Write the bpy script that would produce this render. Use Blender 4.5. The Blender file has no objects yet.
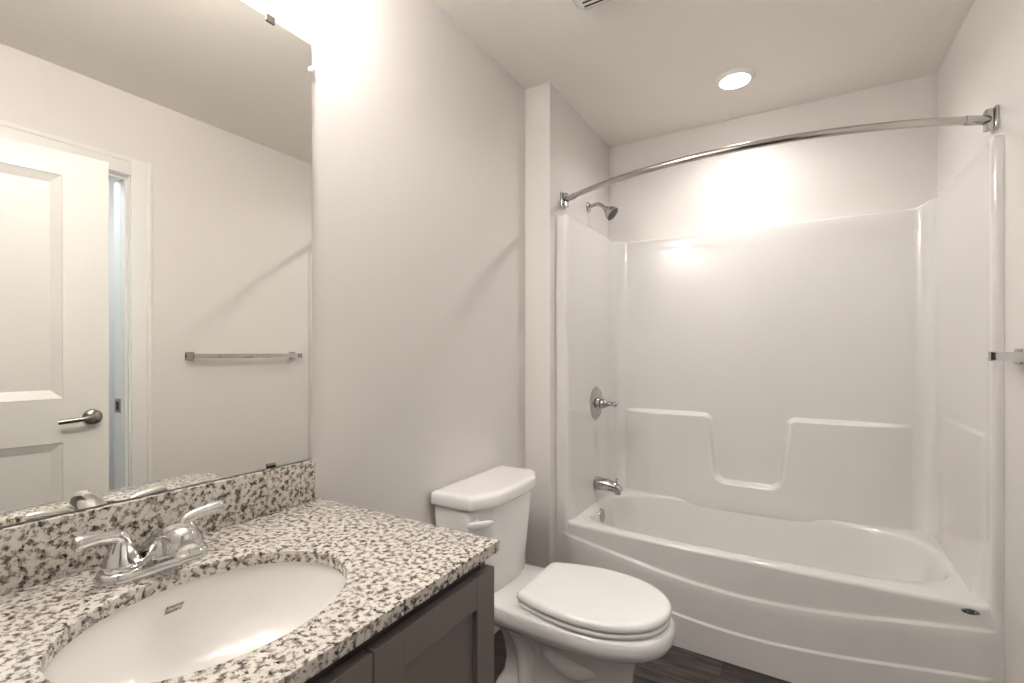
import bpy, bmesh, math
import numpy as np
from mathutils import Vector, Matrix

C = bpy.context.scene.collection
PI = math.pi

# ------------------------------------------------------------------ camera
CAM_Z = 1.19
cam_d = bpy.data.cameras.new('camera')
cam_d.sensor_width = 36.0
cam_d.lens = 477.53 / 1024 * 36.0
cam_d.shift_y = 11.0 / 1024
cam_d.clip_start = 0.01
cam = bpy.data.objects.new('camera', cam_d)
C.objects.link(cam)
cam.location = (0, 0, CAM_Z)
cam.rotation_euler = (PI / 2, 0, 0.5323)
bpy.context.scene.camera = cam

# ------------------------------------------------------------------ world, exposure, fill lights added in the neighbouring rooms
w = bpy.data.worlds.new('world')
bpy.context.scene.world = w
w.use_nodes = True
w.node_tree.nodes['Background'].inputs[0].default_value = (0.75, 0.85, 1.0, 1)
w.node_tree.nodes['Background'].inputs[1].default_value = 0.1
vs = bpy.context.scene.view_settings
vs.view_transform = 'Standard'
vs.look = 'None'
vs.gamma = 1
vs.use_curve_mapping = False
vs.exposure = 0.84

CAN_LENS = 12.0           # glow of the downlight lens itself
CAN_WATTS = 3.3          # light thrown by the downlight
SHADE_POWER = 45.0         # emission strength of the vanity lamp glass


def area_light(name, loc, rot, size, power, col):
    d = bpy.data.lights.new(name, 'AREA')
    d.shape = 'RECTANGLE'
    d.size, d.size_y = size
    d.energy = power
    d.color = col
    o = bpy.data.objects.new(name, d)
    C.objects.link(o)
    o.location = loc
    o.rotation_euler = rot
    return o


area_light('hall_fill', (0.1, -0.9, 2.40), (0, 0, 0), (0.5, 0.5), 3, (1, 0.93, 0.84))  # added fill from behind the camera, no known fixture in the hall
area_light('closet_cool_fill', (1.15, 0.75, 2.38), (0, 0, 0), (0.5, 0.5), 9, (0.78, 0.9, 1.0))  # added cool light standing in for daylight beyond the opening

# ------------------------------------------------------------------ materials


def mat(name, col, rough=0.5, metal=0.0, coat=0.0, spec=0.5, coat_rough=0.05):
    m = bpy.data.materials.new(name)
    m.use_nodes = True
    b = m.node_tree.nodes['Principled BSDF']
    b.inputs['Base Color'].default_value = (*col, 1)
    b.inputs['Roughness'].default_value = rough
    b.inputs['Metallic'].default_value = metal
    b.inputs['Coat Weight'].default_value = coat
    b.inputs['Coat Roughness'].default_value = coat_rough
    b.inputs['Specular IOR Level'].default_value = spec
    return m


def nodes(m):
    return m.node_tree.nodes, m.node_tree.links, m.node_tree.nodes['Principled BSDF']


def paint(name, col, rough, bump=0.02, scale=350):
    m = mat(name, col, rough)
    n, l, b = nodes(m)
    tc = n.new('ShaderNodeTexCoord')
    nz = n.new('ShaderNodeTexNoise')
    nz.inputs['Scale'].default_value = scale
    bp = n.new('ShaderNodeBump')
    bp.inputs['Strength'].default_value = bump
    bp.inputs['Distance'].default_value = 0.002
    l.new(tc.outputs['Object'], nz.inputs['Vector'])
    l.new(nz.outputs['Fac'], bp.inputs['Height'])
    l.new(bp.outputs['Normal'], b.inputs['Normal'])
    return m


def emit(name, col, strength):
    m = bpy.data.materials.new(name)
    m.use_nodes = True
    n, l = m.node_tree.nodes, m.node_tree.links
    n.clear()
    e = n.new('ShaderNodeEmission')
    e.inputs[0].default_value = (*col, 1)
    e.inputs[1].default_value = strength
    o = n.new('ShaderNodeOutputMaterial')
    l.new(e.outputs[0], o.inputs[0])
    return m


def granite():
    m = mat('granite', (0.7, 0.66, 0.6), 0.14, coat=0.3)
    n, l, b = nodes(m)
    tc = n.new('ShaderNodeTexCoord')
    # warp the coordinates so that the grains come out ragged
    nz = n.new('ShaderNodeTexNoise')
    nz.inputs['Scale'].default_value = 140
    nz.inputs['Detail'].default_value = 3
    l.new(tc.outputs['Object'], nz.inputs['Vector'])
    sub = n.new('ShaderNodeVectorMath'); sub.operation = 'SUBTRACT'
    l.new(nz.outputs['Color'], sub.inputs[0]); sub.inputs[1].default_value = (0.5, 0.5, 0.5)
    sc = n.new('ShaderNodeVectorMath'); sc.operation = 'SCALE'
    l.new(sub.outputs[0], sc.inputs[0]); sc.inputs['Scale'].default_value = 0.012
    add = n.new('ShaderNodeVectorMath'); add.operation = 'ADD'
    l.new(tc.outputs['Object'], add.inputs[0]); l.new(sc.outputs[0], add.inputs[1])
    n1 = n.new('ShaderNodeTexNoise'); n1.inputs['Scale'].default_value = 92
    n1.inputs['Detail'].default_value = 3.5; n1.inputs['Roughness'].default_value = 0.62
    l.new(add.outputs[0], n1.inputs['Vector'])
    cr = n.new('ShaderNodeValToRGB')
    els = cr.color_ramp.elements
    els[0].position = 0.0; els[0].color = (0.74, 0.715, 0.665, 1)
    els[1].position = 0.40; els[1].color = (0.64, 0.605, 0.55, 1)
    for p, c in [(0.497, (0.58, 0.545, 0.495)), (0.517, (0.37, 0.332, 0.295)), (0.575, (0.26, 0.23, 0.20)), (0.605, (0.13, 0.112, 0.10)), (0.70, (0.07, 0.062, 0.058))]:
        e = els.new(p); e.color = (*c, 1)
    l.new(n1.outputs['Fac'], cr.inputs['Fac'])
    v1 = n.new('ShaderNodeTexVoronoi'); v1.inputs['Scale'].default_value = 210
    l.new(add.outputs[0], v1.inputs['Vector'])
    r1 = n.new('ShaderNodeSeparateColor'); l.new(v1.outputs['Color'], r1.inputs[0])
    ma = n.new('ShaderNodeMath'); ma.operation = 'MULTIPLY_ADD'
    l.new(n1.outputs['Fac'], ma.inputs[0]); ma.inputs[1].default_value = 1.6
    l.new(r1.outputs[0], ma.inputs[2])
    gt = n.new('ShaderNodeMath'); gt.operation = 'GREATER_THAN'; gt.inputs[1].default_value = 1.79
    l.new(ma.outputs[0], gt.inputs[0])
    mx = n.new('ShaderNodeMix'); mx.data_type = 'RGBA'
    l.new(gt.outputs[0], mx.inputs['Factor']); l.new(cr.outputs['Color'], mx.inputs['A'])
    mx.inputs['B'].default_value = (0.022, 0.019, 0.018, 1)
    l.new(mx.outputs['Result'], b.inputs['Base Color'])
    return m


def plank_floor():
    m = mat('vinyl_plank', (0.1, 0.08, 0.07), 0.35)
    n, l, b = nodes(m)
    tc = n.new('ShaderNodeTexCoord')
    br = n.new('ShaderNodeTexBrick')
    br.inputs['Scale'].default_value = 1.0
    br.inputs['Brick Width'].default_value = 1.22
    br.inputs['Row Height'].default_value = 0.15
    br.inputs['Mortar Size'].default_value = 0.0016
    br.inputs['Color1'].default_value = (0.080, 0.069, 0.063, 1)
    br.inputs['Color2'].default_value = (0.034, 0.028, 0.026, 1)
    br.inputs['Mortar'].default_value = (0.008, 0.007, 0.006, 1)
    br.offset = 0.37
    mp0 = n.new('ShaderNodeMapping'); mp0.inputs['Location'].default_value = (0.229, 0.05, 0)
    l.new(tc.outputs['Object'], mp0.inputs['Vector'])
    l.new(mp0.outputs[0], br.inputs['Vector'])
    mp = n.new('ShaderNodeMapping'); mp.inputs['Scale'].default_value = (1.8, 15, 1)
    nz = n.new('ShaderNodeTexNoise'); nz.inputs['Scale'].default_value = 3.2
    nz.inputs['Detail'].default_value = 6; nz.inputs['Roughness'].default_value = 0.65
    l.new(tc.outputs['Object'], mp.inputs['Vector']); l.new(mp.outputs[0], nz.inputs['Vector'])
    cr = n.new('ShaderNodeValToRGB')
    cr.color_ramp.elements[0].position = 0.35; cr.color_ramp.elements[0].color = (0.12, 0.11, 0.105, 1)
    cr.color_ramp.elements[1].position = 0.68; cr.color_ramp.elements[1].color = (2.1, 2.0, 1.95, 1)
    l.new(nz.outputs['Fac'], cr.inputs['Fac'])
    mx = n.new('ShaderNodeMix'); mx.data_type = 'RGBA'; mx.blend_type = 'MULTIPLY'
    mx.inputs['Factor'].default_value = 1.0
    l.new(br.outputs['Color'], mx.inputs['A']); l.new(cr.outputs['Color'], mx.inputs['B'])
    l.new(mx.outputs['Result'], b.inputs['Base Color'])
    return m


M = dict(
    wall=paint('wall_paint', (0.75, 0.715, 0.685), 0.42, 0.03),
    ceil=paint('ceiling_paint', (0.84, 0.80, 0.75), 0.7, 0.04),
    trim=mat('trim_paint', (0.80, 0.78, 0.75), 0.32),
    door=mat('door_paint', (0.80, 0.78, 0.75), 0.34),
    acrylic=mat('white_acrylic', (0.76, 0.735, 0.71), 0.07, coat=0.2, coat_rough=0.02),
    china=mat('white_vitreous_china', (0.84, 0.82, 0.79), 0.12, coat=0.6, coat_rough=0.03),
    plastic=mat('white_plastic', (0.85, 0.835, 0.81), 0.22, coat=0.3),
    chrome=mat('chrome', (0.66, 0.655, 0.645), 0.07, metal=1),
    fixture=mat('bath_chrome', (0.50, 0.49, 0.48), 0.12, metal=1),
    satin=mat('satin_nickel', (0.36, 0.345, 0.33), 0.24, metal=1),
    rodmetal=mat('polished_steel', (0.55, 0.52, 0.49), 0.13, metal=1),
    mirror=mat('mirror_silver', (0.91, 0.905, 0.865), 0.0, metal=1),
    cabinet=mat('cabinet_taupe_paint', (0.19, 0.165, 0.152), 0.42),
    cabdark=mat('cabinet_carcass_frame_shade', (0.045, 0.039, 0.036), 0.5),
    dark=mat('dark_gap', (0.012, 0.011, 0.011), 0.6),
    granite=granite(),
    floor=plank_floor(),
    ink=mat('logo_ink', (0.02, 0.02, 0.022), 0.5),
    badge=mat('badge_blue_grey', (0.06, 0.072, 0.10), 0.25),
    badgelight=mat('badge_silver', (0.42, 0.43, 0.45), 0.25, metal=1),
    rubber=mat('spray_face_rubber', (0.06, 0.06, 0.06), 0.45),
    fangrey=mat('fan_cavity', (0.03, 0.027, 0.025), 0.7),
    lens=emit('lamp_lens', (1.0, 0.968, 0.94), CAN_LENS),
    shade=emit('vanity_lamp_glass', (1.0, 0.968, 0.94), SHADE_POWER),
)

# ------------------------------------------------------------------ mesh helpers


class MB:
    def __init__(self):
        self.bm = bmesh.new()

    def box(self, x0, x1, y0, y1, z0, z1, bevel=0.0, seg=2):
        m = Matrix.Translation(((x0 + x1) / 2, (y0 + y1) / 2, (z0 + z1) / 2)) @ Matrix.Diagonal((abs(x1 - x0), abs(y1 - y0), abs(z1 - z0), 1))
        r = bmesh.ops.create_cube(self.bm, size=1, matrix=m)
        if bevel:
            es = {e for v in r['verts'] for e in v.link_edges}
            bmesh.ops.bevel(self.bm, geom=list(es), offset=bevel, segments=seg, affect='EDGES', profile=0.6)
        return self

    def grid(self, P, close_u=False, close_v=False):
        """P: rows of points; faces between neighbouring rows"""
        rows = [[self.bm.verts.new(p) for p in r] for r in P]
        nu = len(rows); nv = len(rows[0])
        for i in range(nu if close_u else nu - 1):
            a = rows[i]; b = rows[(i + 1) % nu]
            for j in range(nv if close_v else nv - 1):
                k = (j + 1) % nv
                q = [a[j], a[k], b[k], b[j]]
                try:
                    self.bm.faces.new(q)
                except ValueError:
                    pass
        return rows

    def loft(self, rings, cap0=True, cap1=True):
        rows = self.grid(rings, close_v=True)
        if cap0:
            self.bm.faces.new(list(reversed(rows[0])))
        if cap1:
            self.bm.faces.new(rows[-1])
        return self

    def tube(self, path, radii, n=16, caps=True, flat=(1, 1), up=(0, 0, 1)):
        path = [Vector(p) for p in path]
        if not hasattr(radii, '__len__'):
            radii = [radii] * len(path)
        rings = []
        u = None
        for i, p in enumerate(path):
            t = (path[min(i + 1, len(path) - 1)] - path[max(i - 1, 0)]).normalized()
            if u is None:
                ref = Vector(up)
                if abs(t.dot(ref)) > 0.95:
                    ref = Vector((1, 0, 0))
                u = (ref - t * ref.dot(t)).normalized()
            else:
                u = (u - t * u.dot(t)).normalized()
            v = t.cross(u)
            rings.append([p + (u * math.cos(a) * flat[1] + v * math.sin(a) * flat[0]) * radii[i] for a in (2 * PI * k / n for k in range(n))])
        return self.loft(rings, caps, caps)

    def lathe(self, origin, axis, prof, n=32, sx=1.0, up=(0, 0, 1)):
        """prof: list of (distance along the axis, radius)"""
        o = Vector(origin); t = Vector(axis).normalized()
        ref = Vector(up)
        if abs(t.dot(ref)) > 0.95:
            ref = Vector((0, 1, 0))
        u = (ref - t * ref.dot(t)).normalized(); v = t.cross(u)
        rings = [[o + t * h + (u * math.cos(a) + v * math.sin(a) * sx) * max(r, 1e-5) for a in (2 * PI * k / n for k in range(n))] for h, r in prof]
        return self.loft(rings)

    def build(self, name, m, parent=None, frame=None, smooth=40, bevel=0.0, sub=0):
        bm = self.bm
        bmesh.ops.remove_doubles(bm, verts=bm.verts, dist=1e-6)
        bmesh.ops.recalc_face_normals(bm, faces=bm.faces)
        root = parent
        while root is not None and root.parent is not None:
            root = root.parent
        if root is not None and frame is None:
            fr = Matrix.Translation(root.location) @ Matrix.Rotation(root.rotation_euler.z, 4, 'Z') if root.type == 'EMPTY' else Matrix.Identity(4)
            bm.transform(fr.inverted())
        for f in bm.faces:
            f.smooth = smooth > 0
        if smooth:
            for e in bm.edges:
                if len(e.link_faces) != 2 or e.calc_face_angle(0) > math.radians(smooth):
                    e.smooth = False
        me = bpy.data.meshes.new(name)
        bm.to_mesh(me); bm.free()
        o = bpy.data.objects.new(name, me)
        C.objects.link(o)
        me.materials.append(m)
        if parent is not None:
            o.parent = parent
        if bevel:
            b = o.modifiers.new('bevel', 'BEVEL'); b.width = bevel; b.segments = 3; b.limit_method = 'ANGLE'; b.angle_limit = math.radians(30)
        if sub:
            s = o.modifiers.new('sub', 'SUBSURF'); s.levels = sub; s.render_levels = sub
        return o


def tag(o, label=None, cat=None, group=None, kind=None):
    if label: o['label'] = label
    if cat: o['category'] = cat
    if group: o['group'] = group
    if kind: o['kind'] = kind
    return o


def thing(name, label, cat, loc=(0, 0, 0), rz=0.0, group=None):
    o = bpy.data.objects.new(name, None)
    o.empty_display_size = 0.05
    C.objects.link(o)
    o.location = loc
    o.rotation_euler = (0, 0, rz)
    return tag(o, label, cat, group)


def struct(name, mb, m, label, cat, parent=None, **k):
    o = mb.build(name, m, parent, **k)
    return tag(o, label, cat, None, 'structure')


def smoothstep(t):
    t = min(1.0, max(0.0, t))
    return t * t * (3 - 2 * t)


def lerp(a, b, t):
    return a + (b - a) * t


def catmull(pts, n=8):
    P = [Vector(p) for p in pts]
    P = [P[0] * 2 - P[1]] + P + [P[-1] * 2 - P[-2]]
    out = []
    for i in range(1, len(P) - 2):
        a, b, c, d = P[i - 1:i + 3]
        for k in range(n):
            t = k / n
            out.append(0.5 * ((2 * b) + (c - a) * t + (2 * a - 5 * b + 4 * c - d) * t * t + (3 * b - a - 3 * c + d) * t ** 3))
    out.append(P[-2])
    return out


def interp(xs, ys, x):
    return float(np.interp(x, xs, ys))


# ------------------------------------------------------------------ the room
XL, XR, XW, YW, YB, H = -1.098, 0.555, -0.969, 1.990, 2.8065, 2.4407
YF = 0.0
T = 0.12

struct('floor', MB().box(-1.6, 1.75, -1.6, YB + T, -0.05, 0), M['floor'], 'dark brown wood-look plank floor beside the bathtub', 'floor')
struct('ceiling', MB().box(-1.6, 1.75, -1.6, YB + T, H, H + 0.06), M['ceil'], 'plain off-white ceiling over the whole bathroom', 'ceiling')
struct('wall_left', MB().box(XL - T, XL, YF - T, YB + T, 0, H), M['wall'], 'long off-white wall carrying the mirror', 'wall')
struct('wall_back', MB().box(XL, XR + T, YB, YB + T, 0, H), M['wall'], 'off-white wall above the long side of the tub surround', 'wall')
struct('wall_wing', MB().box(XL, XW, YW, YB, 0, H), M['wall'], 'short off-white wing wall at the shower-head end of the tub', 'wall')
# right wall with the opening to the closet
OY0, OY1, OZ = 0.33, 1.055, 2.056
mb = MB()
mb.box(XR, XR + T, YF, OY0, 0, H)
mb.box(XR, XR + T, OY1, YB, 0, H)
mb.box(XR, XR + T, OY0, OY1, OZ, H)
struct('wall_right', mb, M['wall'], 'off-white wall carrying the towel bar, right of the tub', 'wall')
# front wall with the doorway the camera stands in
mb = MB()
mb.box(XL, -0.40, YF - T, YF, 0, H)
mb.box(0.535, XR, YF - T, YF, 0, H)
mb.box(-0.40, 0.535, YF - T, YF, 2.05, H)
struct('wall_front', mb, M['wall'], 'off-white wall with the bathroom doorway, behind the camera', 'wall')
mb = MB()
mb.box(-1.6, -1.5, -1.6, YF - T, 0, H)
mb.box(1.65, 1.75, -1.6, YF - T, 0, H)
mb.box(-1.5, 1.65, -1.6, -1.5, 0, H)
mb.box(XR, 1.65, -0.13, -T, 0, H)
mb.box(-1.5, XL - T, -0.13, -T, 0, H)
struct('wall_hall', mb, M['wall'], 'off-white walls of the hall behind the camera', 'wall')
mb = MB()
mb.box(1.60, 1.70, 0.0, 1.6, 0, H)
mb.box(XR + T, 1.60, 1.5, 1.6, 0, H)
mb.box(XR + T, 1.60, -0.12, 0.0, 0, H)
struct('wall_closet', mb, M['wall'], 'pale closet walls seen through the opening in the mirror', 'wall')

# casing and jamb of the closet opening
CW = 0.083
fr = thing('door_frame', 'white door casing and jamb beside the towel bar, seen in the mirror', 'door frame', (XR, (OY0 + OY1) / 2, 0))
mb = MB()
J = 0.018
mb.box(XR - 0.001, XR + T + 0.04, OY1 - J, OY1 - 0.0005, 0, OZ - J)
mb.box(XR - 0.001, XR + T + 0.001, OY0 + 0.0005, OY0 + J, 0, OZ - J)
mb.box(XR - 0.001, XR + T + 0.001, OY0 + 0.0005, OY1 - 0.0005, OZ - J, OZ - 0.0005)
mb.build('jamb', M['trim'], fr, bevel=0.0015)
mb = MB()
S0, S1 = XR + 0.012, XR + 0.052
mb.box(S0, S1, OY1 - J - 0.011, OY1 - J, 0, OZ - J)
mb.box(S0, S1, OY0 + J, OY0 + J + 0.011, 0, OZ - J)
mb.box(S0, S1, OY0 + J + 0.011, OY1 - J - 0.011, OZ - J - 0.011, OZ - J)
mb.build('door_stop', M['trim'], fr, bevel=0.001)


def casing(mb, segs):
    for s in segs:
        mb.box(*s, bevel=0.004)


ci, co = OY1 - J + 0.006, OY1 - J + 0.006 + CW
mb = MB()
mb.box(XR - 0.014, XR, ci, co, 0, OZ + CW - 0.012, 0.003)
mb.box(XR - 0.018, XR - 0.013, co - 0.02, co, 0, OZ + CW - 0.012, 0.002)
mb.build('side_casing', M['trim'], fr)
mb = MB()
lo_ = OY0 + J - 0.006
mb.box(XR - 0.014, XR, lo_ - CW, lo_, 0, OZ + CW - 0.012, 0.003)
mb.box(XR - 0.018, XR - 0.013, lo_ - CW, lo_ - CW + 0.02, 0, OZ + CW - 0.012, 0.002)
mb.build('side_casing', M['trim'], fr)
mb = MB()
mb.box(XR - 0.0138, XR, lo_, ci, OZ - 0.012, OZ + CW - 0.012, 0.003)
mb.box(XR - 0.018, XR - 0.013, lo_, ci, OZ + CW - 0.032, OZ + CW - 0.012, 0.002)
mb.build('head_casing', M['trim'], fr)
mb = MB()
mb.box(XR + 0.088, XR + 0.152, OY1 - J - 0.0018, OY1 - J, 0.905, 0.972, 0.0006)
sp = mb.build('strike_plate', M['satin'], fr)
tag(sp, 'satin metal strike plate on the jamb')
MB().box(XR + 0.104, XR + 0.134, OY1 - J - 0.0026, OY1 - J - 0.001, 0.918, 0.959, 0.0006).build('latch_hole', M['dark'], sp)

# baseboards
def baseboard(name, x0, x1, y0, y1, label):
    struct(name, MB().box(x0, x1, y0, y1, 0, 0.085, 0.003), M['trim'], label, 'baseboard')


baseboard('baseboard_left', XL, XL + 0.012, 0.86, YW - 0.012, 'white baseboard along the wall behind the toilet')
baseboard('baseboard_wing', XL, XW, YW - 0.012, YW, 'white baseboard at the foot of the wing wall')
baseboard('baseboard_right', XR - 0.012, XR, co + 0.001, 2.03, 'white baseboard along the wall under the towel bar')

# ------------------------------------------------------------------ the bathroom door, swung open along the right wall
DA = math.radians(9)
DW, DH0, DH1, DT = 0.907, 0.012, 2.0245, 0.035
# local frame: +y runs from hinge to free edge, face towards the room at local x = 0, body towards +x
door = thing('door_1', 'white two-panel door standing open against the right wall, seen in the mirror', 'door', (0.525, 0.004, 0), DA)
door['kind'] = 'structure'


def door_pt(x, y, z):
    return Matrix.Translation(door.location) @ Matrix.Rotation(DA, 4, 'Z') @ Vector((x, y, z))


mb = MB()
panels = [(0.147, DW - 0.147, 1.0075, 1.928), (0.147, DW - 0.147, 0.23, 0.828)]
ys = [0.0, 0.147, DW - 0.147, DW]
zs = [DH0, 0.23, 0.828, 1.0075, 1.928, DH1]
for side, xx in ((0, 0.0), (1, DT)):
    sgn = 1 if side == 0 else -1
    for i in range(3):
        for j in range(5):
            hole = i == 1 and j in (1, 3)
            a, b, c, d = ys[i], ys[i + 1], zs[j], zs[j + 1]
            if not hole:
                mb.bm.faces.new([mb.bm.verts.new(door_pt(xx, *p)) for p in ((a, c), (b, c), (b, d), (a, d))])
            else:
                prev = None
                for ins, dep in ((0, 0), (0.003, 0.003), (0.036, 0.0165), (0.041, 0.0165)):
                    ring = [mb.bm.verts.new(door_pt(xx + sgn * dep, *p)) for p in ((a + ins, c + ins), (b - ins, c + ins), (b - ins, d - ins), (a + ins, d - ins))]
                    if prev:
                        for k in range(4):
                            mb.bm.faces.new([prev[k], prev[(k + 1) % 4], ring[(k + 1) % 4], ring[k]])
                    prev = ring
                mb.bm.faces.new(prev)
per = [(0, DH0), (DW, DH0), (DW, DH1), (0, DH1)]
for k in range(4):
    a = per[k]; b = per[(k + 1) % 4]
    mb.bm.faces.new([mb.bm.verts.new(door_pt(x, *p)) for x, p in ((0, a), (0, b), (DT, b), (DT, a))])
mb.build('slab', M['door'], door, smooth=20)
LY, LZ = 0.852, 0.924
lv = MB()
lv.lathe(door_pt(0, LY, LZ), door_pt(-1, LY, LZ) - door_pt(0, LY, LZ), [(0, 0.033), (0.006, 0.033), (0.010, 0.030), (0.012, 0.022), (0.020, 0.013), (0.046, 0.012), (0.050, 0.009)], 32)
ro = lv.build('door_handle', M['satin'], door)
tag(ro, 'satin nickel door lever')
lv = MB()
path = catmull([door_pt(-0.038, LY + 0.012, LZ), door_pt(-0.048, LY - 0.01, LZ), door_pt(-0.050, LY - 0.05, LZ - 0.004), door_pt(-0.047, LY - 0.112, LZ - 0.009)], 6)
lv.tube(path, [0.0085 + 0.001 * math.sin(i) * 0 for i in range(len(path))], 14, flat=(0.75, 1.1))
lv.build('lever', M['satin'], ro)

# ------------------------------------------------------------------ tub and surround
tub = thing('bathtub', 'white one-piece bathtub and shower surround with ribbed apron', 'bathtub', (-0.2, 2.40, 0))


def surround_path():
    pts = []
    def seg(a, b, n, tag_):
        for k in range(n):
            t = k / n
            pts.append((lerp(a[0], b[0], t), lerp(a[1], b[1], t), tag_))
    def arc(c, r, a0, a1, n, tag_):
        for k in range(n):
            a = math.radians(lerp(a0, a1, k / n))
            pts.append((c[0] + r * math.cos(a), c[1] + r * math.sin(a), tag_))
    seg((-0.968, 2.057), (-0.927, 2.057), 4, 'fl')
    arc((-0.927, 2.074), 0.017, -90, 0, 8, 'al')
    seg((-0.910, 2.074), (-0.905, 2.675), 40, 'L')
    arc((-0.835, 2.675), 0.07, 180, 90, 14, 'cl')
    seg((-0.835, 2.745), (0.457, 2.745), 260, 'B')
    arc((0.457, 2.675), 0.07, 90, 0, 14, 'cr')
    seg((0.527, 2.675), (0.528, 2.036), 40, 'R')
    arc((0.5435, 2.036), 0.0165, 180, 270, 8, 'ar')
    seg((0.5435, 2.0195), (0.5545, 2.0195), 3, 'fr')
    pts.append((0.5545, 2.0195, 'fr'))
    return pts


SP = surround_path()
SN = []
for i, p in enumerate(SP):
    a = SP[max(i - 1, 0)]; b = SP[min(i + 1, len(SP) - 1)]
    tx, ty = b[0] - a[0], b[1] - a[1]
    q = math.hypot(tx, ty)
    SN.append((ty / q, -tx / q))


def notch_sdf(x, z):
    """positive inside the U-shaped recess of the back ledge"""
    zb, zt_ = 0.512, 0.90
    t = (z - zb) / (0.859 - zb)
    xl = lerp(-0.352, -0.386, t); xr = lerp(-0.058, -0.018, t)
    r = 0.05
    # rounded lower corners: distance to the box shrunk by r
    dx = max(xl + r - x, x - (xr - r)); dz = zb + r + 0.008 * math.cos((x + 0.2) / 0.15 * PI / 2) * 0 - z
    if dx > 0 and dz > 0:
        return r - math.hypot(dx, dz)
    return r - max(dx, dz)


def inward(i, z):
    x, y, tg = SP[i]
    o = 0.0
    if tg == 'B':
        d1 = 0.859 - z
        dn = -notch_sdf(x, z)
        # rounded union of the two edges
        k = 0.03
        if d1 < k and dn < k:
            d = k - math.hypot(k - d1, k - dn)
        else:
            d = min(d1, dn)
        endf = min(1.0, max(0.0, (x + 0.852) / 0.16)) * min(1.0, max(0.0, (0.457 - x) / 0.20))
        o += 0.040 * smoothstep((d + 0.010) / 0.020) * endf
    if tg == 'B':
        mid = max(0.0, 1 - ((x + 0.21) / 0.40) ** 2)
        o += 0.008 * smoothstep(1.6 * mid) * smoothstep((0.52 - z) / 0.12) * smoothstep((z - 0.335) / 0.05)
    if tg in ('L', 'R'):
        fade = smoothstep((2.66 - y) / 0.12) * smoothstep((y - 2.06) / 0.05)
        o += 0.0025 * smoothstep((0.925 - z + 0.006) / 0.012) * fade
        zc = interp([2.06, 2.65], [0.585, 0.44], y)
        o += max(0.0, zc - max(z, 0.40)) * (0.05 if tg == 'L' else 0.12) * smoothstep((y - 2.06) / 0.06)
    return o


def zrows():
    r = list(np.linspace(0.325, 0.49, 20)) + list(np.linspace(0.495, 0.545, 16)) + list(np.linspace(0.555, 0.83, 30)) + list(np.linspace(0.836, 0.88, 22)) + list(np.linspace(0.89, 0.95, 12)) + list(np.linspace(0.97, 1.80, 24))
    return r


ZR = zrows()
rows = []
for z in ZR:
    rows.append([(SP[i][0] + SN[i][0] * inward(i, z), SP[i][1] + SN[i][1] * inward(i, z), z) for i in range(len(SP))])


def ztop(i):
    x, y, tg = SP[i]
    if tg == 'B':
        return 1.836
    if tg in ('cl', 'cr'):
        cx = -0.835 if tg == 'cl' else 0.457
        a = abs(x - cx) / 0.07
        return lerp(1.836, 1.842 if tg == 'cl' else 1.861, smoothstep(a))
    if tg in ('fl', 'al'):
        return 1.842
    if tg in ('fr', 'ar'):
        return 1.861
    return 1.842 if tg == 'L' else 1.861


RT = 0.012
for ang in (0, 22.5, 45, 67.5, 90):
    a = math.radians(ang)
    row = []
    for i in range(len(SP)):
        k = RT * (1 - math.cos(a))
        x, y, tg = SP[i]
        ox, oy = -SN[i][0] * k, -SN[i][1] * k
        px = min(0.5545, max(-0.9685, x + ox))
        row.append((px, y + oy, ztop(i) - RT + RT * math.sin(a)))
    rows.append(row)
row = []
for i in range(len(SP)):
    x, y, tg = SP[i]
    if tg == 'B': q = (x, 2.806)
    elif tg == 'cl': q = (-0.9685 + (x + 0.905) * 0.5, 2.806 if x > -0.87 else lerp(2.72, 2.806, smoothstep((x + 0.905) / 0.035)))
    elif tg == 'cr': q = (0.5545 - (0.527 - x) * 0.4, 2.806 if x < 0.49 else lerp(2.72, 2.806, smoothstep((0.527 - x) / 0.035)))
    elif tg == 'L': q = (-0.9685, y)
    elif tg == 'R': q = (0.5545, y)
    elif tg in ('fl', 'al'): q = (max(-0.9685, x - 0.03), y + 0.06)
    else: q = (min(0.5545, x + 0.02), y + 0.06)
    row.append((q[0], q[1], ztop(i)))
rows.append(row)
mb = MB()
mb.grid(rows)
mb.build('wall_surround', M['acrylic'], tub, smooth=60)


# apron with two curved ribs
def yfront(x):
    return 2.0387 - 0.0246 * (x + 0.207) - 0.022 * (1 - min(1, abs((x + 0.207) / 0.72)) ** 2.2)


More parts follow.
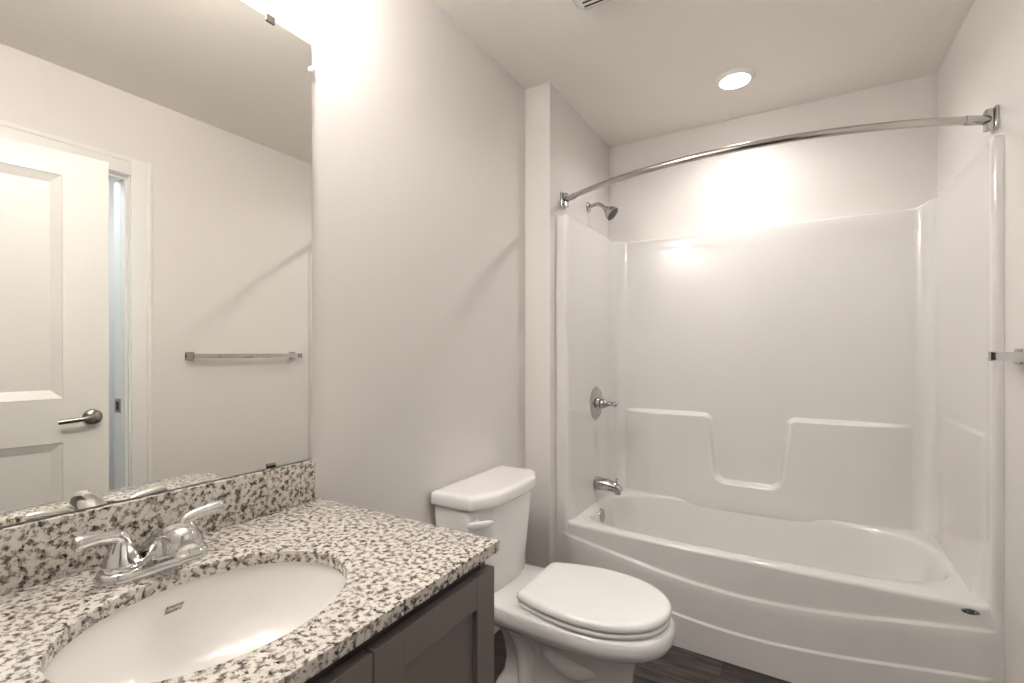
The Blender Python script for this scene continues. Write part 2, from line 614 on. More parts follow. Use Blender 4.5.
r1 = np.poly1d(np.polyfit([-0.97, -0.90, -0.65, -0.383, -0.126, 0.078, 0.30, 0.512, 0.555], [0.346, 0.338, 0.309, 0.274, 0.260, 0.276, 0.304, 0.329, 0.334], 4))
r2 = np.poly1d(np.polyfit([-0.97, -0.90, -0.65, -0.381, -0.128, 0.076, 0.30, 0.509, 0.555], [0.200, 0.192, 0.163, 0.129, 0.116, 0.135, 0.160, 0.183, 0.188], 4))
xs = np.linspace(-0.9685, 0.5545, 140)
cols = []
for x in xs:
    x = float(x)
    yf = yfront(x)
    fade = smoothstep((x + 0.935) / 0.05) * smoothstep((0.548 - x) / 0.05)
    a, b = float(r1(x)), float(r2(x))
    s1, s2 = 0.011 * fade, 0.011 * fade
    col = []
    for z in np.linspace(0, b - 0.007, 6): col.append((x, yf - s1 - s2 + 0.004 * fade, float(z)))
    for k in range(1, 8): col.append((x, yf - s1 - s2 * (1 - smoothstep(k / 7)) + 0.004 * fade * (1 - k / 7), b - 0.007 + 0.012 * k / 7))
    for z in np.linspace(b + 0.012, a - 0.007, 5): col.append((x, yf - s1, float(z)))
    for k in range(1, 8): col.append((x, yf - s1 * (1 - smoothstep(k / 7)), a - 0.007 + 0.012 * k / 7))
    for z in np.linspace(a + 0.012, 0.386, 5): col.append((x, yf, float(z)))
    for k in range(1, 7):
        t = k / 6 * PI / 2
        col.append((x, yf + 0.014 * (1 - math.cos(t)), 0.386 + 0.014 * math.sin(t)))
    col.append((x, yf + 0.03, 0.400))
    edge = max(smoothstep((x - 0.515) / 0.02), smoothstep((-0.900 - x) / 0.02))
    col = [(q[0], q[1] + 0.012 * edge * smoothstep((q[2] - 0.345) / 0.035), q[2]) for q in col]
    cols.append(col)
mb = MB()
mb.grid(cols)
mb.build('apron', M['acrylic'], tub, smooth=60)

# deck and basin
NB = 192
CX, CY = -0.187, 2.395
rings = []


def opening(a):
    ca, sa = math.cos(a), math.sin(a)
    n = lerp(5.5, 3.6, smoothstep((ca + 1) / 2))
    if sa > 0:
        n = lerp(n, lerp(4.2, 3.2, smoothstep((ca + 1) / 2)), smoothstep(sa * 3))
    rx = 0.678
    ry = 0.311 if sa > 0 else 0.297
    x = CX + rx * math.copysign(abs(ca) ** (2 / n), ca)
    y = CY + ry * math.copysign(abs(sa) ** (2 / n), sa)
    if sa < 0:
        y -= 0.018 * (1 - ((x - CX) / rx) ** 2) * abs(sa) ** 0.5
    return x, y


outer = []
for k in range(NB):
    a = 2 * PI * k / NB
    x, y = opening(a)
    dx, dy = x - CX, y - CY
    t = 1e9
    if dx > 1e-6: t = min(t, (0.530 - CX) / dx)
    if dx < -1e-6: t = min(t, (-0.93 - CX) / dx)
    if dy > 1e-6: t = min(t, (2.765 - CY) / dy)
    X, Y = CX + dx * t, CY + dy * t
    if dy < -1e-6:
        for _ in range(30):
            yy = yfront(X) + 0.02
            t2 = (yy - CY) / dy
            t3 = min(t, t2)
            X, Y = CX + dx * t3, CY + dy * t3
    outer.append((X, Y, 0.400))
rings.append(outer)
rings.append([tuple(lerp(o[i], p[i], 0.5) for i in (0, 1)) + (0.3995,) for o, p in zip(outer, [opening(2 * PI * k / NB) for k in range(NB)])])
for s, z, dx in [(1.014, 0.3995, 0), (1.003, 0.397, 0), (0.992, 0.390, 0), (0.984, 0.378, 0), (0.965, 0.33, -0.004), (0.94, 0.25, -0.012), (0.91, 0.17, -0.022), (0.87, 0.115, -0.03), (0.80, 0.085, -0.035), (0.65, 0.078, -0.035), (0.3, 0.074, -0.035), (0.02, 0.073, -0.035)]:
    rings.append([(CX + (x - CX) * s + dx, CY + (y - CY) * (s if s > 0.95 else s * 0.97), z) for x, y in (opening(2 * PI * k / NB) for k in range(NB))])
mb = MB()
mb.loft(rings, cap0=False, cap1=True)
mb.build('basin', M['acrylic'], tub, smooth=70)
# overflow plate on the shower-head end of the basin
mb = MB()
ov = (-0.857, 2.355, 0.350)
axo = (1, 0, 0.12)
mb.lathe(ov, axo, [(-0.02, 0.030), (0.0, 0.035), (0.008, 0.036), (0.013, 0.033), (0.015, 0.022), (0.016, 0.0)], 36)
op_ = tag(mb.build('overflow_plate', M['fixture'], tub), 'chrome overflow plate')
mb = MB()
mb.lathe((ov[0] + 0.014, ov[1], ov[2] - 0.020), axo, [(0, 0.005), (0.003, 0.005), (0.004, 0.003)], 16)
mb.build('screw', M['satin'], op_)
mb = MB()
mb.lathe((-0.70, 2.40, 0.070), (0, 0, 1), [(0, 0.036), (0.006, 0.036), (0.008, 0.030), (0.006, 0.02), (0.02, 0.018), (0.022, 0.0)], 32)
tag(mb.build('drain', M['chrome'], tub), 'chrome drain')
# oval badge on the apron
mb = MB()
mb.lathe((0.478, yfront(0.478) + 0.002, 0.378), (0, -1, 0), [(0, 0.0090), (0.004, 0.0090), (0.0052, 0.0078)], 40, sx=2.5)
bd = tag(mb.build('badge', M['badgelight'], tub), 'small dark oval maker badge')
mb = MB()
mb.lathe((0.478, yfront(0.478) + 0.0015, 0.378), (0, -1, 0), [(0, 0.0066), (0.0062, 0.0066), (0.0064, 0.0062)], 40, sx=2.7)
f_ = mb.build('badge_field', M['badge'], bd)
mb = MB()
for k, wd in enumerate((0.010, 0.004, 0.012)):
    mb.box(0.478 - 0.010 + k * 0.009, 0.478 - 0.010 + k * 0.009 + wd * 0.5, yfront(0.478) - 0.0055, yfront(0.478) - 0.0045, 0.377 + (k == 1) * 0.001, 0.381)
mb.build('badge_mark', M['badgelight'], bd)

# ------------------------------------------------------------------ shower fittings
sv = thing('shower_valve', 'round chrome shower valve with lever handle on the surround', 'shower valve', (-0.909, 2.43, 0.92))
X0 = -0.9085
mb = MB()
mb.lathe((X0, 2.420, 0.92), (1, 0, 0), [(0, 0.088), (0.004, 0.088), (0.009, 0.082), (0.014, 0.055), (0.016, 0.034), (0.026, 0.031), (0.030, 0.026)], 48)
mb.build('escutcheon', M['fixture'], sv)
mb = MB()
mb.lathe((X0 + 0.026, 2.420, 0.92), (1, 0, 0), [(0, 0.021), (0.005, 0.022), (0.008, 0.027), (0.022, 0.0265), (0.034, 0.020), (0.048, 0.0135), (0.060, 0.0115), (0.074, 0.0135), (0.086, 0.0155), (0.091, 0.013), (0.094, 0.006)], 32)
mb.build('handle', M['fixture'], sv)

ts = thing('tub_spout', 'chrome tub spout with pull-up diverter above the tub', 'tub spout', (-0.909, 2.41, 0.48))
mb = MB()
path = [(-0.902 + d, 2.41, 0.494 + z) for d, z in ((0, 0.004), (0.004, 0.004), (0.02, 0.004), (0.06, 0.002), (0.10, -0.004), (0.124, -0.013), (0.136, -0.024))]
mb.tube(path, [0.030, 0.0345, 0.0345, 0.032, 0.027, 0.0215, 0.015], 24, flat=(0.9, 1.0))
mb.lathe((-0.902 + 0.118, 2.41, 0.483), (0.05, 0, -1), [(0, 0.017), (0.028, 0.0165), (0.030, 0.012)], 24)
mb.build('spout_body', M['fixture'], ts)
mb = MB()
mb.lathe((-0.902 + 0.112, 2.41, 0.511), (0.1, 0, 1), [(0, 0.0035), (0.016, 0.0035), (0.017, 0.007), (0.024, 0.0075), (0.026, 0.005)], 20)
mb.build('diverter_knob', M['fixture'], ts)

sh = thing('showerhead', 'chrome shower head on a bent arm, on the wall above the surround', 'shower head', (XW, 2.466, 1.988))
mb = MB()
mb.lathe((XW, 2.466, 1.985), (1, 0, 0), [(0, 0.028), (0.003, 0.0285), (0.008, 0.024), (0.012, 0.014)], 32, sx=0.98)
mb.build('wall_flange', M['fixture'], sh)
mb = MB()
path = catmull([(XW + 0.002, 2.466, 1.987), (XW + 0.03, 2.466, 1.992), (XW + 0.058, 2.466, 1.994), (XW + 0.084, 2.466, 1.977), (XW + 0.104, 2.466, 1.957)], 6)
mb.tube(path, 0.0095, 18)
mb.build('arm', M['fixture'], sh)
mb = MB()
ax = Vector((0.72, 0.0, -0.62)).normalized()
o_ = Vector((XW + 0.096, 2.466, 1.966))
mb.lathe(o_, ax, [(0, 0.012), (0.006, 0.0165), (0.014, 0.0165), (0.018, 0.020), (0.030, 0.031), (0.046, 0.038), (0.058, 0.039), (0.060, 0.037)], 36)
hd = mb.build('spray_head', M['fixture'], sh)
mb = MB()
mb.lathe(o_ + ax * 0.060, ax, [(-0.004, 0.0365), (0.001, 0.0365), (0.0015, 0.034), (0.003, 0.012), (0.0035, 0.0)], 32)
tag(mb.build('spray_face', M['rubber'], hd), 'dark spray face')

rod = thing('shower_curtain_rod', 'curved chrome shower curtain rod across the tub opening', 'curtain rod', (-0.2, 2.15, 1.945))
ZRD = 1.928
pA, pB, sag = Vector((-0.955, 2.126, ZRD)), Vector((0.541, 2.078, ZRD)), 0.203
n_ = 60
chord = (pB - pA); L = chord.length
R_ = (L * L / 4 + sag * sag) / (2 * sag)
half = math.asin(L / 2 / R_)
path = []
for k in range(n_ + 1):
    a = lerp(-half, half, k / n_)
    base = pA + chord * (0.5 + R_ * math.sin(a) / L)
    path.append(base + Vector((0, -(R_ * math.cos(a) - R_ * math.cos(half)), 0)))
mb = MB()
mb.tube(path[2:-2], 0.0128, 20)
mb.build('rod', M['rodmetal'], rod)
for e, p, q, nx in (('l', path[0], path[3], 1), ('r', path[-1], path[-4], -1)):
    mb = MB()
    wx = XW if nx > 0 else XR
    yc = p.y
    # stepped plate on the wall
    mb.box(min(wx, wx + nx * 0.010), max(wx, wx + nx * 0.010), yc - 0.024, yc + 0.024, ZRD - 0.038, ZRD + 0.038, 0.005)
    mb.box(min(wx + nx * 0.008, wx + nx * 0.030), max(wx + nx * 0.008, wx + nx * 0.030), yc - 0.015, yc + 0.015, ZRD - 0.033, ZRD + 0.033, 0.004)
    br = mb.build('wall_bracket', M['fixture'], rod)
    mb = MB()
    d = (q - p).normalized()
    s0 = p + d * 0.004
    mb.tube([s0, s0 + d * 0.01, s0 + d * 0.075, s0 + d * 0.078], [0.012, 0.0148, 0.0148, 0.0135], 20)
    mb.build('sleeve', M['fixture'], br)
    mb = MB()
    mb.box(min(wx + nx * 0.006, wx + nx * 0.0105), max(wx + nx * 0.006, wx + nx * 0.0105), yc - 0.0175, yc + 0.0175, ZRD - 0.026, ZRD + 0.026)
    mb.build('bracket_slot', M['dark'], br)

# ------------------------------------------------------------------ towel bar
tb = thing('towel_bar', 'square chrome towel bar on the right wall', 'towel bar', (XR, 1.61, 1.185))
TZ = 1.179
XB = XR - 0.050
for y, e in ((1.282, -1), (1.918, 1)):
    mb = MB()
    yp = y - e * 0.020
    mb.box(XR - 0.007, XR, yp - 0.022, yp + 0.022, TZ - 0.022, TZ + 0.022, 0.003)
    mb.box(XB, XR - 0.005, yp - 0.0125, yp + 0.0125, TZ - 0.0115, TZ + 0.0115, 0.0015)
    mb.box(XB - 0.009, XB + 0.006, y - 0.0135, y + 0.0135, TZ - 0.0135, TZ + 0.0135, 0.0015)
    pst = mb.build('post', M['fixture'], tb)
    MB().box(XB - 0.0095, XB + 0.004, y - e * 0.0135, y - e * 0.0155, TZ - 0.0115, TZ + 0.0115, 0.0005).build('collar', M['dark'], pst)
mb = MB()
mb.box(XB - 0.0085, XB + 0.0015, 1.296, 1.904, TZ - 0.0125, TZ + 0.0125, 0.0015)
mb.build('bar', M['chrome'], tb)

# ------------------------------------------------------------------ ceiling fittings
rl = thing('recessed_light', 'lit round recessed downlight in the ceiling over the tub', 'ceiling light', (-0.229, 2.39, H))
mb = MB()
mb.lathe((-0.229, 2.39, H), (0, 0, -1), [(0, 0.084), (0.003, 0.084), (0.012, 0.074), (0.016, 0.068), (0.015, 0.062), (0.0005, 0.061)], 56)
mb.build('trim_ring', M['trim'], rl)
mb = MB()
mb.lathe((-0.229, 2.39, H - 0.010), (0, 0, -1), [(0, 0.0625), (0.006, 0.0625), (0.009, 0.055), (0.0105, 0.0)], 48)
tag(mb.build('lens', M['lens'], rl), 'glowing white lens')
cl = bpy.data.lights.new('downlight_beam', 'AREA')
cl.shape = 'DISK'; cl.size = 0.125; cl.energy = CAN_WATTS; cl.spread = math.radians(150); cl.color = (1.0, 0.968, 0.94)
clo = bpy.data.objects.new('downlight_beam', cl); C.objects.link(clo); clo.location = (-0.229, 2.39, H - 0.022)

FX, FY, FS = -0.545, 1.500, 0.125
fan = thing('exhaust_fan', 'white louvred exhaust fan grille on the ceiling above the toilet', 'exhaust fan', (FX, FY, H))
mb = MB()
prof = [(FS, 0.0), (FS, 0.010), (FS - 0.012, 0.022), (FS - 0.03, 0.026)]
rings = []
for r, dz in prof:
    c = 0.02
    rings.append([(FX + sx * r + ex * c, FY + sy * r + ey * c, H - dz) for sx, sy, ex, ey in ((1, 1, 0, -1), (1, 1, -1, 0), (-1, 1, 1, 0), (-1, 1, 0, -1), (-1, -1, 0, 1), (-1, -1, 1, 0), (1, -1, -1, 0), (1, -1, 0, 1))])
mb.loft(rings)
mb.build('cover', M['plastic'], fan)
mb = MB()
for k in range(9):
    y = FY - 0.080 + k * 0.0205
    mb.box(FX - 0.092, FX + 0.092, y, y + 0.008, H - 0.0268, H - 0.0255)
mb.build('louvre_slots', M['fangrey'], fan)

# vanity lamp above the mirror
vl = thing('vanity_light', 'three-shade vanity light on the wall above the mirror', 'wall light', (XL, 0.43, 2.30))
mb = MB()
mb.box(XL, XL + 0.022, 0.13, 0.73, 2.27, 2.34, 0.005)
mb.build('backplate', M['chrome'], vl)
for y in (0.20, 0.43, 0.66):
    mb = MB()
    mb.tube([(XL + 0.02, y, 2.325), (XL + 0.06, y, 2.325), (XL + 0.13, y, 2.323)], 0.008, 14)
    mb.box(XL + 0.105, XL + 0.155, y - 0.025, y + 0.025, 2.302, 2.330, 0.004)
    hold = mb.build('shade_holder', M['chrome'], vl)
    mb = MB()
    mb.box(XL + 0.085, XL + 0.175, y - 0.045, y + 0.045, 2.205, 2.304, 0.004)
    mb.build('glass_shade', M['shade'], hold)

# ------------------------------------------------------------------ mirror
mir = thing('mirror', 'large frameless wall mirror above the granite backsplash', 'mirror', (XL, 0.40, 0.908))
MY0, MY1, MZ0, MZ1 = 0.01, 0.815, 0.9115, 1.999
mb = MB()
TB, TT = 0.0030, 0.0003
P = []
th_ = 0.005
v = [mb.bm.verts.new(p) for p in (
    (XL + TB, MY0, MZ0), (XL + TB, MY1, MZ0), (XL + TT, MY1, MZ1), (XL + TT, MY0, MZ1),
    (XL + TB + th_, MY0, MZ0), (XL + TB + th_, MY1, MZ0), (XL + TT + th_, MY1, MZ1), (XL + TT + th_, MY0, MZ1))]
for f in ((3, 2, 1, 0), (4, 5, 6, 7), (0, 1, 5, 4), (1, 2, 6, 5), (2, 3, 7, 6), (3, 0, 4, 7)):
    mb.bm.faces.new([v[k] for k in f])
glass = mb.build('mirror_glass', M['mirror'], mir, smooth=0)
eg = bpy.data.materials.new('mirror_edge')
for y, z, tl in ((0.700, MZ1, 1), (0.700, MZ0, -1), (0.12, MZ1, 1), (0.12, MZ0, -1)):
    mb = MB()
    xb = XL + (TT if tl > 0 else TB)
    mb.box(XL + 0.0003 if tl > 0 else XL + 0.004, xb + 0.0085, y - 0.011, y + 0.011, z - 0.003 if tl > 0 else z - 0.001, z + 0.008 if tl > 0 else z + 0.006, 0.001)
    mb.box(xb + 0.0052, xb + 0.0085, y - 0.011, y + 0.011, z - 0.010 if tl > 0 else z, z if tl > 0 else z + 0.010, 0.001)
    mb.build('mirror_clip', M['satin'], mir)
mb = MB()
mb.lathe((XL + 0.006, MY1 + 0.001, 1.935), (1, 0, 0), [(0, 0.008), (0.004, 0.008), (0.007, 0.004)], 16)
tag(mb.build('edge_bumper', M['plastic'], mir), 'small white button at the mirror edge')

# ------------------------------------------------------------------ vanity
CT, CB = 0.805, 0.783
CY0, CY1, CX1 = 0.015, 0.832, -0.520
SX, SY, SA, SB = -0.763, 0.407, 0.164, 0.199
ct = thing('countertop', 'speckled granite countertop with an oval sink cutout', 'countertop', (XL, 0.43, CB))
angs = sorted([2 * PI * k / 128 for k in range(128)] + [math.atan2(y - SY, x - SX) % (2 * PI) for x in (XL, CX1) for y in (CY0, CY1)])


def rect_pt(a, inset=0.0):
    dx, dy = math.cos(a), math.sin(a)
    t = 1e9
    if dx > 1e-9: t = min(t, (CX1 - inset - SX) / dx)
    if dx < -1e-9: t = min(t, (XL + inset - SX) / dx)
    if dy > 1e-9: t = min(t, (CY1 - inset - SY) / dy)
    if dy < -1e-9: t = min(t, (CY0 + inset - SY) / dy)
    return SX + dx * t, SY + dy * t


def ell(a, g=0.0):
    dx, dy = math.cos(a), math.sin(a)
    r = 1 / math.sqrt((dx / (SA + g)) ** 2 + (dy / (SB + g)) ** 2)
    return SX + dx * r, SY + dy * r


E_ = 0.0025
ring = lambda f, z: [(*f(a), z) for a in angs]
mb = MB()
mb.grid([ring(lambda a: ell(a), CB), ring(lambda a: ell(a), CT - E_), ring(lambda a: ell(a, E_ * 0.3), CT - E_ * 0.3), ring(lambda a: ell(a, E_), CT),
         ring(lambda a: rect_pt(a, E_), CT), ring(lambda a: rect_pt(a, E_ * 0.3), CT - E_ * 0.3), ring(lambda a: rect_pt(a), CT - E_), ring(lambda a: rect_pt(a), CB)],
        close_u=True, close_v=True)
mb.build('slab', M['granite'], ct, smooth=35)
bs = MB()
bs.box(XL, XL + 0.020, CY0, 0.816, CT, 0.9085, 0.0015)
tag(bs.build('backsplash', M['granite']), 'low granite backsplash strip under the mirror', 'backsplash')

sk = thing('sink', 'white oval undermount sink with a small dark script mark', 'sink', (SX, SY, 0.63))
sink_prof = [(1.06, CB - 0.0005), (1.025, CB - 0.001), (1.015, CB - 0.006), (1.0, CB - 0.02), (0.965, 0.737), (0.90, 0.702), (0.79, 0.674), (0.6, 0.658), (0.35, 0.651), (0.12, 0.648)]
mb = MB()
NA = 96
rg = [[(SX + SA * s * math.cos(2 * PI * k / NA), SY + SB * s * math.sin(2 * PI * k / NA), z) for k in range(NA)] for s, z in sink_prof]
back = [[(SX + (SA * s + 0.012) * math.cos(2 * PI * k / NA), SY + (SB * s + 0.012) * math.sin(2 * PI * k / NA), z - 0.010) for k in range(NA)] for s, z in reversed(sink_prof[1:])]
mb.loft(list(reversed(rg)) + [[(SX + (SA * 1.06 + 0.006) * math.cos(2 * PI * k / NA), SY + (SB * 1.06 + 0.006) * math.sin(2 * PI * k / NA), CB - 0.012) for k in range(NA)]] + list(reversed(back)))
mb.build('bowl', M['china'], sk, smooth=60)
mb = MB()
mb.lathe((SX, SY, 0.6485), (0, 0, 1), [(0, 0.031), (0.003, 0.031), (0.0045, 0.027), (0.002, 0.022), (0.005, 0.019), (0.008, 0.012), (0.009, 0.0)], 32)
tag(mb.build('drain', M['chrome'], sk), 'chrome drain')


# the script mark on the far wall of the bowl: text wrapped onto the surface
def bowl_x(z, dy):
    zz = [p[1] for p in sink_prof][::-1]; ss = [p[0] for p in sink_prof][::-1]
    s = interp(zz, ss, z)
    return SX - SA * s * math.sqrt(max(0, 1 - (dy / (SB * s)) ** 2))


def wrapped_text(lines, size, yc, z0, name, parent):
    allv = MB()
    for txt, dy, dz in lines:
        cu = bpy.data.curves.new('tmp', 'FONT')
        cu.body = txt; cu.size = size; cu.shear = 0.6; cu.align_x = 'LEFT'; cu.offset = 0.00008
        to = bpy.data.objects.new('tmp', cu); C.objects.link(to)
        dg = bpy.context.evaluated_depsgraph_get()
        me = to.evaluated_get(dg).to_mesh()
        vs_ = []
        for v_ in me.vertices:
            y = yc + dy + v_.co.x * 0.95
            z = z0 + dz + v_.co.y
            vs_.append(allv.bm.verts.new((bowl_x(z, y - SY) + 0.0008, y, z)))
        for p in me.polygons:
            try:
                allv.bm.faces.new([vs_[i] for i in p.vertices])
            except ValueError:
                pass
        to.evaluated_get(dg).to_mesh_clear()
        bpy.data.objects.remove(to); bpy.data.curves.remove(cu)
    return allv.build(name, M['ink'], parent, smooth=0)


tag(wrapped_text([('American', 0.002, 0.0062), ('Standard', 0.0, 0.0)], 0.0078, 0.399, 0.743, 'script_mark', sk), 'dark two-line script mark')

# faucet
FXc, FYc = -0.979, 0.411
fa = thing('faucet', 'chrome two-handle centerset faucet behind the sink', 'faucet', (FXc, FYc, CT))


def stadium(hl, r, z, n=20):
    pts = []
    for k in range(n + 1):
        a = lerp(0, PI, k / n)
        pts.append((FXc + r * math.cos(a), FYc + hl + r * math.sin(a), z))
    for k in range(n + 1):
        a = lerp(PI, 2 * PI, k / n)
        pts.append((FXc + r * math.cos(a), FYc - hl + r * math.sin(a), z))
    return pts


mb = MB()
mb.loft([stadium(0.054, 0.0310, CT), stadium(0.054, 0.0312, CT + 0.004), stadium(0.054, 0.0305, CT + 0.015), stadium(0.054, 0.0285, CT + 0.0195), stadium(0.054, 0.025, CT + 0.021)])
mb.build('base_plate', M['chrome'], fa, smooth=45)
# spout: wide skirt at the base drawn out into a low rounded nose, solid underneath
mb = MB()
st = [  # x, top, bottom, half width at the top, half width at the foot
    (-0.027, 0.026, 0.010, 0.020, 0.030), (-0.023, 0.042, 0.010, 0.024, 0.038), (-0.010, 0.055, 0.010, 0.025, 0.044), (0.008, 0.066, 0.010, 0.0245, 0.045), (0.024, 0.0745, 0.012, 0.024, 0.040),
    (0.034, 0.0795, 0.023, 0.024, 0.031), (0.048, 0.0865, 0.034, 0.024, 0.0255), (0.064, 0.0920, 0.042, 0.024, 0.024), (0.080, 0.0950, 0.048, 0.024, 0.024), (0.094, 0.0950, 0.051, 0.0235, 0.023), (0.106, 0.0915, 0.054, 0.020, 0.020), (0.114, 0.085, 0.059, 0.014, 0.014), (0.118, 0.077, 0.067, 0.005, 0.005)]
dense = catmull([(q[0], q[1], q[2]) for q in st], 4); dense2 = catmull([(q[3], q[4], 0) for q in st], 4)
rings = []
for q, q2 in zip(dense, dense2):
    wt, wb_, zb_, hh = q2[0], q2[1], q[2], q[1] - q[2]
    ring_ = [(FXc + q[0], FYc + wb_ * 0.9 * (k / 4 - 1), CT + zb_) for k in range(1, 8)]
    side_ = [(1.0, 0.03), (0.985, 0.10)]
    for k in range(1, 8):          # concave sweep up to the dome
        t = k / 8
        side_.append((None, 0.10 + 0.40 * t, t))
    right = []
    for e in side_:
        if e[0] is None:
            right.append((lerp(wb_, wt, smoothstep(e[2])), e[1]))
        else:
            right.append((wb_ * e[0], e[1]))
    for k in range(0, 9):
        a_ = k / 9 * PI / 2
        right.append((wt * math.cos(a_), 0.50 + 0.50 * math.sin(a_)))
    ring_ += [(FXc + q[0], FYc + y_, CT + zb_ + hh * h_) for y_, h_ in right] + [(FXc + q[0], FYc, CT + zb_ + hh)] + [(FXc + q[0], FYc - y_, CT + zb_ + hh * h_) for y_, h_ in reversed(right)]
    rings.append(ring_)
mb.loft(rings)
mb.lathe((FXc + 0.090, FYc, CT + 0.056), (0.2, 0, -1), [(0, 0.012), (0.014, 0.0115), (0.016, 0.009)], 24)
mb.build('spout', M['chrome'], fa, smooth=50)
for s in (-1, 1):
    yb = FYc + s * 0.051
    mb = MB()
    mb.lathe((FXc, yb, CT + 0.018), (0, 0, 1), [(0, 0.0280), (0.005, 0.0284), (0.0075, 0.0270), (0.0085, 0.0258), (0.011, 0.0272), (0.014, 0.0268), (0.022, 0.0240), (0.031, 0.0196), (0.040, 0.0152), (0.047, 0.0118), (0.052, 0.0085), (0.054, 0.003)], 36)
    h = mb.build('handle', M['chrome'], fa)
    mb = MB()
    pth = catmull([(FXc, yb - s * 0.004, CT + 0.060), (FXc, yb - s * 0.002, CT + 0.069), (FXc + 0.001, yb + s * 0.006, CT + 0.0765), (FXc + 0.001, yb + s * 0.022, CT + 0.0795), (FXc + 0.002, yb + s * 0.040, CT + 0.081), (FXc + 0.003, yb + s * 0.062, CT + 0.081)], 6)
    rr = np.interp(np.linspace(0, 1, len(pth)), [0, 0.2, 0.45, 0.7, 0.96, 1], [0.0125, 0.0112, 0.0100, 0.0105, 0.0130, 0.0105])
    mb.tube(pth, [float(r) for r in rr], 20, flat=(1.0, 0.92))
    mb.build('lever', M['chrome'], h, smooth=50)

# cabinet
KX = -0.543           # face frame front
cab = thing('vanity_cabinet', 'taupe shaker vanity cabinet under the granite countertop', 'cabinet', (XL, 0.45, 0))
mb = MB()
mb.box(XL, KX - 0.02, 0.03, 0.814, 0.10, 0.70)
mb.box(XL, KX - 0.02, 0.03, 0.814, 0.70, 0.7825)
bm_ = MB()
bm_.box(XL, KX, 0.796, 0.814, 0.0, 0.7825)
bm_.build('side_panel', M['cabinet'], cab, bevel=0.001)
bm_ = MB()
bm_.box(XL, KX, 0.028, 0.046, 0.0, 0.7825)
bm_.build('side_panel', M['cabinet'], cab, bevel=0.001)
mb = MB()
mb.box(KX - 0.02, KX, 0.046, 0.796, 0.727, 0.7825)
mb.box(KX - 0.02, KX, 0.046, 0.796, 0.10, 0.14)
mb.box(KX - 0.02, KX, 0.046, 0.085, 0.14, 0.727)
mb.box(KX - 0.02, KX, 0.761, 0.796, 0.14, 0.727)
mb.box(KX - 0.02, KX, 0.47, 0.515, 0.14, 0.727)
mb.build('face_frame', M['cabdark'], cab, bevel=0.001)  # frame coloured dark to stand in for the shade under the counter overhang
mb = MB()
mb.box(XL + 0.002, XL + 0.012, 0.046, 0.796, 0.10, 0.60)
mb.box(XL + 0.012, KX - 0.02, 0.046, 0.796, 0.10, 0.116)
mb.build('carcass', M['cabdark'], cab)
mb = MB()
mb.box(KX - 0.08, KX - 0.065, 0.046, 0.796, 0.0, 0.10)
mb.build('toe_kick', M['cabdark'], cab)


def shaker(y0, y1, z0, z1):
    st = 0.060
    X1, X2 = KX + 0.001, KX + 0.021
    mb = MB()
    mb.box(X1, X2, y0, y0 + st, z0, z1, 0.0015)
    mb.box(X1, X2, y1 - st, y1, z0, z1, 0.0015)
    mb.box(X1, X2 - 0.0004, y0 + st, y1 - st, z1 - st, z1, 0.0012)
    mb.box(X1, X2 - 0.0004, y0 + st, y1 - st, z0, z0 + st, 0.0012)
    d = mb.build('door', M['cabinet'], cab, smooth=0)
    mb = MB()
    mb.box(X1 + 0.003, X1 + 0.009, y0 + st - 0.005, y1 - st + 0.005, z0 + st - 0.005, z1 - st + 0.005)
    mb.build('door_panel', M['cabinet'], d, smooth=0)
    return d


shaker(0.494, 0.816, 0.115, 0.757)
shaker(0.169, 0.491, 0.115, 0.757)

# ------------------------------------------------------------------ toilet
TY = 1.518
to = thing('toilet', 'white two-piece toilet with closed lid between vanity and tub', 'toilet', (-0.72, TY, 0))


def tank_ring(xb, xf, w_, z, ch=0.055, cw=0.085, bow=0.010):
    pts = []
    yl = [(-w_ + cw), 0, (w_ - cw)]
    pts.append((xb, TY - w_, z))
    pts.append((xf - ch, TY - w_, z))
    for k in range(9):
        t = k / 8
        y = lerp(-(w_ - cw), w_ - cw, t)
        pts.append((xf - bow * (2 * t - 1) ** 2, TY + y, z))
    pts.append((xf - ch, TY + w_, z))
    pts.append((xb, TY + w_, z))
    return pts


def round_poly(pts, r, n=5):
    """fillet every corner of a horizontal polygon"""
    out = []
    N = len(pts)
    for i in range(N):
        p = Vector(pts[i]); a = Vector(pts[i - 1]); b = Vector(pts[(i + 1) % N])
        da = (a - p); db = (b - p)
        ang = da.angle(db)
        rr = r
        if ang > math.radians(170):
            out.append(tuple(p)); continue
        k = min(rr, da.length * 0.45, db.length * 0.45)
        s = p + da.normalized() * k; e = p + db.normalized() * k
        for j in range(n + 1):
            t = j / n
            out.append(tuple(s * (1 - t) ** 2 + p * 2 * t * (1 - t) + e * t * t))
    return out


mb = MB()
secs = [(-1.070, -0.912, 0.178, 0.334), (-1.072, -0.900, 0.191, 0.339), (-1.073, -0.895, 0.197, 0.349), (-1.078, -0.886, 0.209, 0.50), (-1.080, -0.876, 0.2210, 0.656), (-1.080, -0.877, 0.2195, 0.660)]
mb.loft([round_poly(tank_ring(xb, xf, w_, z), 0.009) for xb, xf, w_, z in secs])
tank = mb.build('tank', M['china'], to, smooth=50)
mb = MB()
lid_s = [(-1.084, -0.867, 0.225, 0.660), (-1.088, -0.860, 0.231, 0.663), (-1.089, -0.858, 0.233, 0.670), (-1.089, -0.859, 0.232, 0.696), (-1.087, -0.862, 0.229, 0.703), (-1.083, -0.868, 0.224, 0.7065), (-1.077, -0.875, 0.217, 0.7085), (-1.065, -0.89, 0.20, 0.709), (-1.03, -0.93, 0.15, 0.7092)]
mb.loft([round_poly(tank_ring(xb, xf, w_, z, ch=0.058, cw=0.09), 0.012) for xb, xf, w_, z in lid_s])
mb.build('tank_lid', M['china'], to, smooth=60)
